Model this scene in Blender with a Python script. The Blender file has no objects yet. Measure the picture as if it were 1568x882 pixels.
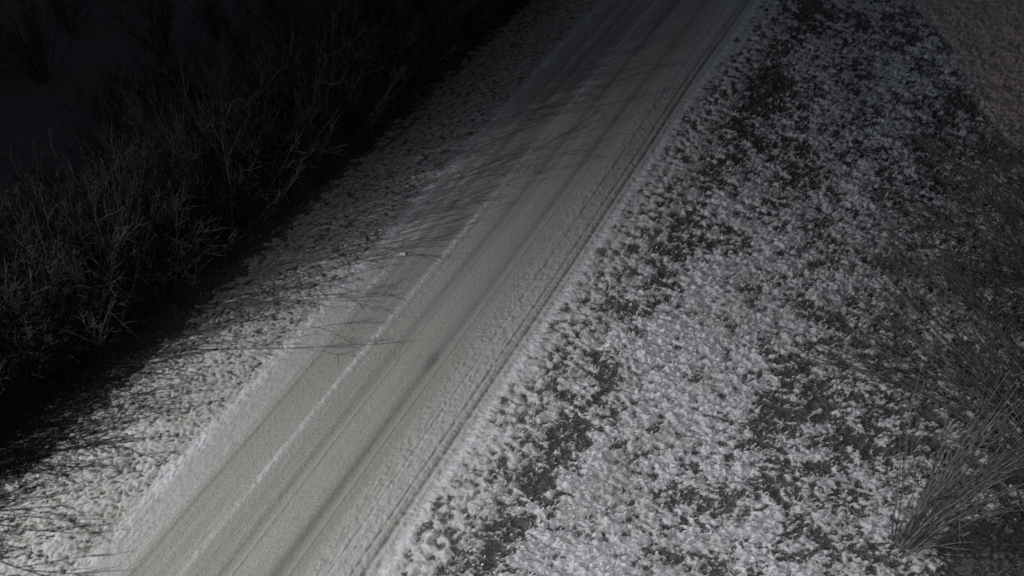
import bpy, math, random
import numpy as np
from mathutils import Vector, Matrix
random.seed(7); RS=np.random.RandomState(11)
scene=bpy.context.scene
# ------------------------------------------------------------ noise
def vnoise(X,Y,sx,sy,seed):
    T=np.random.RandomState(seed).rand(256,256)
    x=X/sx+seed*3.7; y=Y/sy+seed*5.1
    xi=np.floor(x).astype(np.int64); yi=np.floor(y).astype(np.int64)
    fx=x-xi; fy=y-yi
    fx=fx*fx*(3-2*fx); fy=fy*fy*(3-2*fy)
    a=T[xi&255,yi&255]; b=T[(xi+1)&255,yi&255]; c=T[xi&255,(yi+1)&255]; d=T[(xi+1)&255,(yi+1)&255]
    return (a*(1-fx)+b*fx)*(1-fy)+(c*(1-fx)+d*fx)*fy
def rot(X,Y,a):
    c,s=math.cos(a),math.sin(a); return X*c+Y*s,-X*s+Y*c
def sstep(a,b,x):
    t=np.clip((x-a)/(b-a),0,1); return t*t*(3-2*t)
def g(x,c,w): return np.exp(-((x-c)/w)**2)

PX=[-300,-60,-22,-16,-13.5,-12.2,-10.8,-9.6,-8.6,-6.2,-4.0,-3.4,-2.4,-0.5,1.5,4,8,40,300]
PZ=[6,2,0.8,0.35,-0.30,-0.45,-0.16,-0.03,0,0.06,0.0,-0.04,-0.2,-0.42,-0.46,-0.1,0.35,1.2,5]
def fields(X,Y):
    """height, snow cover, tone, bare earth"""
    wob=(vnoise(X*0,Y,1,4.0,1)-.5)*.10
    wob2=(vnoise(X*0,Y,1,0.7,2)-.5)*.10+(vnoise(X,Y,.2,.2,33)-.5)*.12
    xe=X+wob
    z=np.interp(X,PX,PZ)
    road=sstep(-8.75,-8.45,xe)*(1-sstep(-4.65,-4.40,xe))
    shoulder=sstep(-4.7,-4.45,xe)*(1-sstep(-3.75,-3.35,xe+wob2))
    lverge=(1-sstep(-8.80,-8.30,xe+wob2))
    rverge=sstep(-3.75,-3.35,xe+wob2)
    xr,yr=rot(X,Y,0.5); xq,yq=rot(X,Y,1.1)
    wx=(vnoise(X,Y,.11,.11,31)-.5)*.10; wy=(vnoise(X,Y,.11,.11,32)-.5)*.10
    n30=vnoise(xr,yr,.34,.26,3); n14=vnoise(xr+wx,yr+wy,.16,.09,4); n7=vnoise(xr+wx,yr+wy,.085,.045,5); n4=vnoise(xr,yr,.045,.030,6)
    m9=vnoise(xq+wx,yq-wy,.10,.08,41); m5=vnoise(xr-wy,yr+wx,.055,.05,42); m3=vnoise(xq,yq,.035,.035,43)
    big=vnoise(X,Y,1.5,2.0,7); mid=vnoise(X,Y,.6,.7,8)
    lv=(n14-.5)*.018+(m9-.5)*.025+(m5-.5)*.026+(m3-.5)*.026
    # shoulder: lumps pressed by tyres
    lump=.5*vnoise(X+wx,Y+wy,.14,.12,9)+.5*m9; lump2=m5
    cl=sstep(.38,.62,lump)
    sh=np.where(xe>-4.25,1.0,.35)*(cl*.055+(lump2-.5)*.05)+(m3-.5)*.03
    sh=sh-g(xe,-4.10,.07)*.03
    hc=.22*n30+.30*n14+.30*n7+.18*n4
    rv=(hc-.5)*.26+(n4-.5)*.04+(big-.5)*.1
    # road
    streak=vnoise(X,Y,.12,6.0,12); streak2=vnoise(X,Y,.03,2.2,13); streakw=vnoise(X,Y,.35,9.0,14)
    fine=vnoise(X,Y,.035,.045,15)
    rd=(streak-.5)*.007+(streak2-.5)*.002+(fine-.5)*.007
    w=(vnoise(X*0,Y,1,6.0,16)-.5)*.08; xw=X+w
    spk=sstep(.35,.75,vnoise(X,Y,.4,1.3,17))
    rough1=(g(xw,-7.12,.05)+.6*g(xw,-7.95,.05)+.4*g(xw,-6.95,.03))*(.45+.55*spk)
    rd=rd+rough1*((lump2-.3)*.028+(fine-.5)*.018)
    rd=rd-g(xw,-6.60,.07)*.020-g(xw,-5.85,.07)*.018-g(xw,-7.5,.12)*.006+g(xw,-6.46,.02)*.013+g(xw,-5.72,.02)*.013-g(xw,-7.75,.04)*.01
    rr=sstep(-5.65,-5.35,xw)
    rd=rd+rr*((n7-.5)*.014+(fine-.5)*.016+(m3-.5)*.014)
    rl=1-sstep(-8.3,-7.8,xw); rd=rd+rl*((m5-.5)*.014+(m3-.5)*.012)
    rut=g(xe,-4.80,.03)+.7*g(xe,-4.95,.02)+.5*g(xe,-5.25,.02)
    rd=rd-rut*.03+g(xe,-4.72,.03)*.02
    dz=lverge*lv+road*rd+shoulder*sh+rverge*rv
    z=z+dz+shoulder*.03
    # snow cover
    D=.58+.14*g(X,-1.9,1.2)*(1-sstep(13,20,Y))+(big-.5)*.20+(mid-.5)*.22
    D=D+.14*g(X,-2.3,.8)*g(Y,7.2,2.0)
    D=D-.22*g(X,-3.12,.32)
    D=D-.07*sstep(-.2,1.5,X)
    D=D-.26*g(X,.3,.6)*g(Y,9.1,.7)-.26*g(X,-.35,.3)*g(Y,11.3,1.4)-.22*g(X,1.1,.4)*g(Y,10.8,1.0)
    D=D-.6*sstep(2.5,3.0,X)*(1-sstep(9.2,9.9,Y))  # snow removed in the near right corner, paints its ditch shadow dark
    D=D-.06*sstep(14,20,Y)
    br=sstep(0,.35,X-1.15-(24-Y)*.47+(mid-.5)*.4)*sstep(18,19.5,Y)
    s_r=(hc-.5)*5.2+(D-.5)*3.0+.5
    s_r=s_r*(1-br)+br*1.1
    s_l=np.where(X<-10.2,1.1-2.6*sstep(10.3,11.2,-X)+(n14-.5)*1.8+(m5-.5)*1.2,1.05+(m9-.5)*1.0+(m5-.5)*1.3+(m3-.5)*1.0)  # snow fades out leftwards to paint the shrub-shadow ground dark
    s_s=1.0+(lump-.5)*2.6+(m5-.5)*.8-.3*g(xe,-3.75,.25)
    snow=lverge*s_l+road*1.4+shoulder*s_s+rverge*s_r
    # tone
    t_road=.35+(streak-.5)*.06+(streak2-.5)*.04+(streakw-.5)*.08+rough1*.20*(.4+lump2)
    t_road=t_road-g(xw,-6.6,.09)*.10-g(xw,-5.88,.10)*.09-g(xw,-7.5,.2)*.03-g(xw,-7.75,.05)*.06
    t_road=t_road+rr*.05*(.5+n7)+rl*.06*(.5+m5)-rut*.15+g(xe,-4.70,.035)*.12
    t_road=t_road-.09*g(X,-5.95,.10)*g(Y,8.6,.22)
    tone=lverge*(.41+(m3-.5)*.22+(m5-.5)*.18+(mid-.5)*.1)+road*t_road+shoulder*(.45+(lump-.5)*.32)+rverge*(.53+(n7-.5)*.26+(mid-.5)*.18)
    return z,snow,np.clip(tone,0.03,1),br*rverge

def grid_obj(name,xs,ys,lower=False,raise_=0.0,mat=None):
    X,Y=np.meshgrid(xs,ys,indexing='xy')
    Z,S,T,B=fields(X,Y)
    if lower:
        inside=sstep(-8.20,-8.0,X)*(1-sstep(-5.3,-5.1,X)); Z=Z-.08*inside
    Z=Z+raise_
    nx,ny=len(xs),len(ys)
    me=bpy.data.meshes.new(name)
    me.vertices.add(nx*ny)
    co=np.stack([X,Y,Z],-1).astype(np.float32).ravel(); me.vertices.foreach_set('co',co)
    idx=np.arange(nx*ny).reshape(ny,nx)
    f=np.stack([idx[:-1,:-1],idx[:-1,1:],idx[1:,1:],idx[1:,:-1]],-1).reshape(-1,4)
    nf=len(f)
    me.loops.add(nf*4); me.loops.foreach_set('vertex_index',f.ravel().astype(np.int32))
    me.polygons.add(nf); me.polygons.foreach_set('loop_start',(np.arange(nf)*4).astype(np.int32))
    me.polygons.foreach_set('loop_total',np.full(nf,4,dtype=np.int32))
    me.polygons.foreach_set('use_smooth',np.ones(nf,dtype=bool))
    me.update(calc_edges=True)
    for nm,A in (('snow',S),('tone',T),('earth',B)):
        at=me.attributes.new(nm,'FLOAT','POINT'); at.data.foreach_set('value',A.astype(np.float32).ravel())
    ob=bpy.data.objects.new(name,me); scene.collection.objects.link(ob)
    if mat: me.materials.append(mat)
    return ob
# ------------------------------------------------------------ materials
def newmat(n):
    m=bpy.data.materials.new(n); m.use_nodes=True; nt=m.node_tree
    return m,nt,nt.nodes['Principled BSDF']
def N(nt,t,**k):
    n=nt.nodes.new(t)
    for a,b in k.items(): setattr(n,a,b)
    return n
def math_(nt,op,a,b=None,clamp=False):
    n=N(nt,'ShaderNodeMath',operation=op); n.use_clamp=clamp
    for i,v in enumerate((a,b)):
        if v is None: continue
        if isinstance(v,(int,float)): n.inputs[i].default_value=v
        else: nt.links.new(v,n.inputs[i])
    return n.outputs[0]
def ground_mat():
    m,nt,bs=newmat('snowy_ground'); L=nt.links.new
    tc=N(nt,'ShaderNodeTexCoord')
    def noise(sc,det=3,rough=.6):
        n=N(nt,'ShaderNodeTexNoise'); n.inputs['Scale'].default_value=sc; n.inputs['Detail'].default_value=det; n.inputs['Roughness'].default_value=rough
        L(tc.outputs['Object'],n.inputs['Vector']); return n.outputs['Fac']
    a=lambda s:(lambda n:n.outputs['Fac'])(N(nt,'ShaderNodeAttribute',attribute_name=s))
    sn,to,ea=a('snow'),a('tone'),a('earth')
    n1=noise(26,4,.7); n2=noise(70,2,.6)
    s=math_(nt,'ADD',sn,math_(nt,'MULTIPLY',math_(nt,'SUBTRACT',n1,.5),2.4))
    mr=N(nt,'ShaderNodeMapRange',interpolation_type='SMOOTHSTEP'); L(s,mr.inputs[0]); mr.inputs[1].default_value=.25; mr.inputs[2].default_value=.85
    gr=N(nt,'ShaderNodeValToRGB'); L(n1,gr.inputs[0])
    gr.color_ramp.elements[0].position=.3; gr.color_ramp.elements[0].color=(.032,.032,.034,1)
    gr.color_ramp.elements[1].position=.75; gr.color_ramp.elements[1].color=(.19,.188,.175,1)
    sp=math_(nt,'ADD',math_(nt,'MULTIPLY',n2,1.5),.25)
    tv=math_(nt,'MULTIPLY',to,sp)
    tint=N(nt,'ShaderNodeMix',data_type='RGBA'); L(math_(nt,'MULTIPLY',math_(nt,'SUBTRACT',to,.35),5,True),tint.inputs[0])
    tint.inputs[6].default_value=(1,.99,.92,1); tint.inputs[7].default_value=(.96,.965,1.0,1)
    mul=N(nt,'ShaderNodeVectorMath',operation='SCALE'); L(tint.outputs[2],mul.inputs[0]); L(tv,mul.inputs['Scale'])
    mx=N(nt,'ShaderNodeMix',data_type='RGBA'); L(mr.outputs[0],mx.inputs[0]); L(gr.outputs[0],mx.inputs[6]); L(mul.outputs[0],mx.inputs[7])
    me=N(nt,'ShaderNodeMix',data_type='RGBA'); L(math_(nt,'MULTIPLY',ea,.8),me.inputs[0]); L(mx.outputs[2],me.inputs[6]); me.inputs[7].default_value=(.48,.37,.33,1)
    L(me.outputs[2],bs.inputs['Base Color'])
    bs.inputs['Roughness'].default_value=.85; bs.inputs['Specular IOR Level'].default_value=.2
    bp=N(nt,'ShaderNodeBump'); bp.inputs['Strength'].default_value=.75; bp.inputs['Distance'].default_value=.025
    L(math_(nt,'ADD',math_(nt,'MULTIPLY',n2,.5),n1),bp.inputs['Height']); L(bp.outputs[0],bs.inputs['Normal'])
    return m
GM=ground_mat()
def simple(n,c1,c2,sc=12,rough=.8,metal=0):
    m,nt,bs=newmat(n); tc=N(nt,'ShaderNodeTexCoord'); no=N(nt,'ShaderNodeTexNoise'); no.inputs['Scale'].default_value=sc; no.inputs['Detail'].default_value=4
    nt.links.new(tc.outputs['Object'],no.inputs['Vector'])
    r=N(nt,'ShaderNodeValToRGB'); nt.links.new(no.outputs['Fac'],r.inputs[0])
    r.color_ramp.elements[0].position=.35; r.color_ramp.elements[1].position=.65
    r.color_ramp.elements[0].color=(*c1,1); r.color_ramp.elements[1].color=(*c2,1)
    nt.links.new(r.outputs[0],bs.inputs['Base Color']); bs.inputs['Roughness'].default_value=rough; bs.inputs['Metallic'].default_value=metal
    return m
BARK=simple('bark',(.015,.015,.020),(.040,.039,.043),9)
BARK2=simple('pale_bark',(.08,.08,.077),(.22,.217,.208),9)
BARK3=simple('grey_bark',(.05,.05,.05),(.14,.138,.137),9)
STRAW=simple('dry_grass_blades',(.04,.04,.038),(.20,.197,.18),5)
FROST=simple('snow_dusted_leaves',(.25,.25,.245),(.56,.56,.56),7)
STEEL=simple('galvanised_steel',(.25,.25,.26),(.4,.4,.41),20,.45,.8)
SNOW=simple('snow_lump_mat',(.35,.35,.35),(.6,.6,.6),30)
# ------------------------------------------------------------ ground + road
def axis(parts):
    out=[]
    for a,b,s in parts: out.append(np.arange(a,b,s))
    return np.unique(np.round(np.concatenate(out),4))
xs=axis([(-300,-40,20),(-40,-16,1.5),(-16,-11,.08),(-11,-8.0,.02),(-8.0,-5.1,.1),(-5.1,4.2,.02),(4.2,9,.10),(9,40,2),(40,301,20)])
ys=axis([(-300,-20,20),(-20,1,1.0),(1,12,.022),(12,20,.032),(20,30,.05),(30,60,1.0),(60,301,20)])
ground=grid_obj('ground',xs,ys,lower=True,mat=GM)
rx=np.arange(-8.6,-4.84,.014)
ry=axis([(-60,1,.5),(1,12,.03),(12,30,.045),(30,60,.5),(60,301,10)])
road=grid_obj('road',rx,ry,raise_=.004,mat=GM)
def hz(x,y):
    return float(fields(np.array([x],float),np.array([y],float))[0][0])
# ------------------------------------------------------------ dry grass / leaf litter
def blades(name,x,y,z,Lr,wr,leanr,mat):
    n=len(x)
    ang=RS.uniform(0,2*np.pi,n); Ln=RS.uniform(*Lr,n); w=RS.uniform(*wr,n); lean=RS.uniform(*leanr,n)
    dx=np.cos(ang)*np.sin(lean)*Ln; dy=np.sin(ang)*np.sin(lean)*Ln; dz=np.cos(lean)*Ln
    px,py=-np.sin(ang)*w,np.cos(ang)*w
    z0=z-.008
    V=np.empty((n,4,3),np.float32)
    V[:,0]=np.stack([x-px*.5,y-py*.5,z0],-1); V[:,1]=np.stack([x+px*.9,y+py*.9,z0+.004],-1)
    V[:,2]=np.stack([x+dx*.6+px,y+dy*.6+py,z0+dz*.75],-1); V[:,3]=np.stack([x+dx-px*.2,y+dy-py*.2,z0+dz],-1)
    F=np.arange(n*4).reshape(n,4)
    me=bpy.data.meshes.new(name); me.vertices.add(n*4); me.vertices.foreach_set('co',V.ravel())
    me.loops.add(n*4); me.loops.foreach_set('vertex_index',F.ravel().astype(np.int32))
    me.polygons.add(n); me.polygons.foreach_set('loop_start',(np.arange(n)*4).astype(np.int32)); me.polygons.foreach_set('loop_total',np.full(n,4,dtype=np.int32))
    me.update(calc_edges=True); me.materials.append(mat)
    ob=bpy.data.objects.new(name,me); scene.collection.objects.link(ob)
n=120000
x=RS.uniform(-3.75,6.0,n); y=RS.uniform(3.5,29,n)
x=np.concatenate([x,RS.uniform(-12,-9.3,14000)]); y=np.concatenate([y,RS.uniform(1,26,14000)])
z,s,t,b=fields(x,y); k=(s<RS.uniform(.1,1.0,len(x)))&(b<.3)
blades('dry_grass',x[k],y[k],z[k],(.04,.12),(.004,.010),(.5,1.35),STRAW)
n=100000
x=RS.uniform(-3.9,5.0,n); y=RS.uniform(3.5,29,n)
z,s,t,b=fields(x,y); k=(s>RS.uniform(-.4,.9,n))&(b<.3)
blades('leaf_litter',x[k],y[k],z[k],(.03,.085),(.008,.022),(.6,1.4),FROST)
# ------------------------------------------------------------ shrubs
class Tubes:
    def __init__(s): s.v=[]; s.f=[]
    def add(s,pts,rads,k=3):
        base=len(s.v); m=len(pts)
        for i,p in enumerate(pts):
            d=(pts[min(i+1,m-1)]-pts[max(i-1,0)]).normalized()
            a=d.orthogonal().normalized(); b=d.cross(a)
            for j in range(k):
                t=2*math.pi*j/k; s.v.append(p+(a*math.cos(t)+b*math.sin(t))*rads[i])
        for i in range(m-1):
            for j in range(k):
                a0=base+i*k+j; a1=base+i*k+(j+1)%k; s.f.append((a0,a1,a1+k,a0+k))
    def mesh(s,name,mat):
        me=bpy.data.meshes.new(name); me.from_pydata([tuple(v) for v in s.v],[],s.f); me.materials.append(mat)
        for p in me.polygons: p.use_smooth=True
        return me
def walk(rng,p,d,L,n,bend,jit):
    pts=[p.copy()]; d=d.normalized()
    for i in range(n):
        d=(d+bend/n+Vector((rng.gauss(0,jit),rng.gauss(0,jit),rng.gauss(0,jit)))).normalized()
        p=p+d*L/n; pts.append(p.copy())
    return pts
def shrub(seed,nst=26,H=2.4,spread=.45,r0=.012,ntw=10,sub=4,bend=Vector((0,0,.1)),lean=Vector((0,0,0)),baser=.18,mat=BARK,tw=.0035,out=.2,jit=.06,Lr=(.55,1.1)):
    rng=random.Random(seed); T=Tubes()
    for i in range(nst):
        a=rng.uniform(0,6.283); q=abs(rng.gauss(0,spread))
        d=Vector((math.cos(a)*q,math.sin(a)*q,1))+lean*rng.uniform(.5,1.4)
        b=Vector((math.cos(a)*rng.uniform(0,baser),math.sin(a)*rng.uniform(0,baser),-.15))
        L=H*rng.uniform(*Lr); n=8
        pts=walk(rng,b,d,L,n,bend*rng.uniform(.4,1.5)+Vector((math.cos(a),math.sin(a),0))*out,jit)
        r=r0*rng.uniform(.5,1.2)
        T.add(pts,[max(r*(1-.8*k/n),tw) for k in range(n+1)],4)
        for t in range(ntw):
            f=rng.uniform(.25,.98); k=min(int(f*n),n-1); p=pts[k].lerp(pts[k+1],f*n-k)
            dd=(pts[k+1]-pts[k]).normalized()+Vector((rng.gauss(0,.55),rng.gauss(0,.55),rng.gauss(0,.3)))
            L2=L*rng.uniform(.12,.32)*(1.2-f*.5)
            pt=walk(rng,p,dd,L2,4,Vector((0,0,.25)),.12)
            T.add(pt,[max(r*.4*(1-.7*j/4),tw*.8) for j in range(5)],3)
            for u in range(sub):
                k2=rng.randint(1,3); d3=(pt[k2+1]-pt[k2]).normalized()+Vector((rng.gauss(0,.6),rng.gauss(0,.6),rng.gauss(0,.4)))
                p3=walk(rng,pt[k2],d3,L2*rng.uniform(.25,.6),2,Vector((0,0,.1)),.15)
                T.add(p3,[tw*.8,tw*.7,tw*.4],3)
    return T.mesh('leafless_shrub_mesh',mat)
var=[shrub(s,nst=28,H=3.0,spread=.40,r0=.017,tw=.005,ntw=10,Lr=(.55,1.08)) for s in range(5)]
tall=[shrub(s,nst=9,H=3.5,spread=.38,r0=.026,tw=.008,ntw=13,sub=4,Lr=(.7,1.05)) for s in (21,22)]
def put(me,x,y,sc,rz,name='leafless_shrub'):
    ob=bpy.data.objects.new(name,me); scene.collection.objects.link(ob)
    ob.location=(x,y,hz(x,y)); ob.scale=(sc,sc,sc*random.uniform(.92,1.08)); ob.rotation_euler=(0,0,rz); return ob
y=-3.0
while y<34:
    bx=np.interp(y,[0,3,6,10,14,20],[-12.9,-12.75,-11.95,-11.3,-11.05,-10.9])
    hs=np.interp(y,[0,4,8,12,20,28],[.96,1.0,1.16,1.24,1.34,1.4])
    for row in range(2):
        put(random.choice(var),bx-row*.9+random.gauss(0,.18),y+random.uniform(-.3,.3),hs*random.uniform(.90,1.04),random.uniform(0,6.28))
    y+=random.uniform(.5,.75)
for i,(x_,y_,s_) in enumerate(((-12.7,-2.2,.9),(-12.9,-.6,1),(-12.8,.9,.95),(-12.7,2.3,1),(-12.4,4.2,.9),(-12.2,5.9,.88))):
    put(tall[i%2],x_,y_,s_,i*1.7)
for i in range(30):
    put(random.choice(var),random.uniform(-21,-14.2),random.uniform(5,30),random.uniform(.5,.9),random.uniform(0,6.28))
# willows on the right
w1=shrub(101,nst=42,H=3.6,spread=.14,r0=.028,ntw=3,sub=1,lean=Vector((.07,0,0)),bend=Vector((.12,.06,0)),baser=.2,mat=BARK2,tw=.006,out=.1,jit=.03)
put(w1,2.25,8.95,1,0,'willow_shrub')
w2=shrub(102,nst=34,H=5.6,spread=.35,r0=.028,ntw=10,sub=3,lean=Vector((-.35,.15,0)),bend=Vector((-.9,.5,-.9)),baser=.3,mat=BARK3,tw=.006,out=.15)
w4=shrub(104,nst=30,H=5.2,spread=.35,r0=.026,ntw=10,sub=3,lean=Vector((-.3,.3,0)),bend=Vector((-.8,.7,-.8)),baser=.3,mat=BARK3,tw=.006,out=.15)
w3=shrub(103,nst=30,H=3.6,spread=.45,r0=.018,ntw=10,sub=3,lean=Vector((-.1,0,0)),bend=Vector((-.2,.1,-.3)),baser=.3,mat=BARK3,tw=.005)
for (m_,x,yy,s,rz) in ((w2,4.2,11.0,.9,0),(w4,4.4,12.8,.95,0),(w2,4.8,14.6,.9,.2),(w4,5.0,16.8,.85,0),(w3,3.9,10.1,.55,0)):
    put(m_,x,yy,s,rz,'willow_shrub')
# ------------------------------------------------------------ ice lump on the road
import bmesh
def lump(name,x,y,r,mat):
    bm=bmesh.new(); bmesh.ops.create_icosphere(bm,subdivisions=3,radius=r)
    for v in bm.verts:
        k=1+.35*math.sin(v.co.x*60+1)*math.sin(v.co.y*47)+random.uniform(-.08,.08); v.co*=k; v.co.z*=.6
    me=bpy.data.meshes.new(name); bm.to_mesh(me); bm.free(); me.materials.append(mat)
    ob=bpy.data.objects.new(name,me); ob.location=(x,y,hz(x,y)+r*.3); scene.collection.objects.link(ob)
lump('ice_lump',-7.9,10.8,.055,SNOW)
# ------------------------------------------------------------ lamps on masts, added light blockers (outside the frame)
def empty(name,loc):
    e=bpy.data.objects.new(name,None); e.location=loc; scene.collection.objects.link(e); return e
def cyl(name,parent,p0,p1,r0,r1,mat):
    T=Tubes(); T.add([Vector(p0),Vector(p1)],[r0,r1],12); me=T.mesh(name,mat); ob=bpy.data.objects.new(name,me); scene.collection.objects.link(ob); ob.parent=parent; return ob
def quad(name,parent,pts,mat):
    me=bpy.data.meshes.new(name); me.from_pydata(pts,[],[(0,1,2,3)]); me.materials.append(mat); ob=bpy.data.objects.new(name,me); scene.collection.objects.link(ob); ob.parent=parent
    m=ob.modifiers.new('s','SOLIDIFY'); m.thickness=.01; return ob
LP=Vector((-18.0,-4.0,9.0))
sl=empty('street_lamp',LP)
cyl('pole',sl,(-.8,0,-9),(-.8,0,.5),.09,.06,STEEL); cyl('arm',sl,(-.8,0,.5),(-.2,0,.45),.04,.04,STEEL)
dv=Vector((6.4,0,-9)).normalized()
a=dv*.35
quad('added_light_blocker',sl,[(a.x,-3,a.z),(a.x,3,a.z),(-.25,3,-.5),(-.25,-3,-.5)],STEEL)  # added unseen plate, keeps lamp light off the ground behind the shrubs
quad('added_back_blocker',sl,[(-.25,-3,-.5),(-.25,3,-.5),(-.25,3,.4),(-.25,-3,.4)],STEEL)  # added unseen plate, stops light going out behind the lamp
def spot(name,parent,loc,tgt,power,size,blend,rad,col):
    l=bpy.data.lights.new(name,'SPOT'); l.energy=power; l.spot_size=math.radians(size); l.spot_blend=blend; l.shadow_soft_size=rad; l.color=col
    o=bpy.data.objects.new(name,l); scene.collection.objects.link(o)
    if parent: o.parent=parent; o.location=Vector(loc)-parent.location
    else: o.location=loc
    o.rotation_euler=(Vector(tgt)-Vector(loc)).to_track_quat('-Z','Y').to_euler(); return o
spot('lamp',sl,LP,(-7.5,1,0),11000,100,1.0,.03,(1,1,.985))
mast=empty('camera_mast',(0.6,-.9,0))
cyl('pole',mast,(0,0,-.5),(0,0,13),.11,.08,STEEL); cyl('bracket',mast,(0,0,12.4),(-.5,.7,12.4),.03,.03,STEEL)
spot('illuminator',mast,(.1,-.1,12.5),(-1.8,6.0,0),3900,66,1.0,.05,(.98,.985,1))
# ------------------------------------------------------------ moon + night sky
sun=bpy.data.lights.new('moon','SUN'); sun.energy=.05; sun.angle=math.radians(.5); sun.color=(.30,.35,1)
so=bpy.data.objects.new('moon',sun); scene.collection.objects.link(so); so.rotation_euler=(math.radians(35),0,math.radians(-60))
W=bpy.data.worlds.new('World'); scene.world=W; W.use_nodes=True; nt=W.node_tree
sky=nt.nodes.new('ShaderNodeTexSky'); sky.sky_type='NISHITA'; sky.sun_disc=False; sky.sun_elevation=math.radians(0); sky.sun_rotation=math.radians(160)
bg=nt.nodes['Background']; nt.links.new(sky.outputs[0],bg.inputs[0]); bg.inputs[1].default_value=.15
# ------------------------------------------------------------ camera
cam=bpy.data.cameras.new('camera'); cam.sensor_width=36; cam.lens=36*1358/1568; cam.clip_end=1000
co=bpy.data.objects.new('camera',cam); scene.collection.objects.link(co); co.location=(0,0,12)
co.rotation_euler=(math.radians(45.6),0,math.radians(26.8)); scene.camera=co
scene.view_settings.view_transform='Standard'; scene.view_settings.look='None'; scene.view_settings.exposure=0
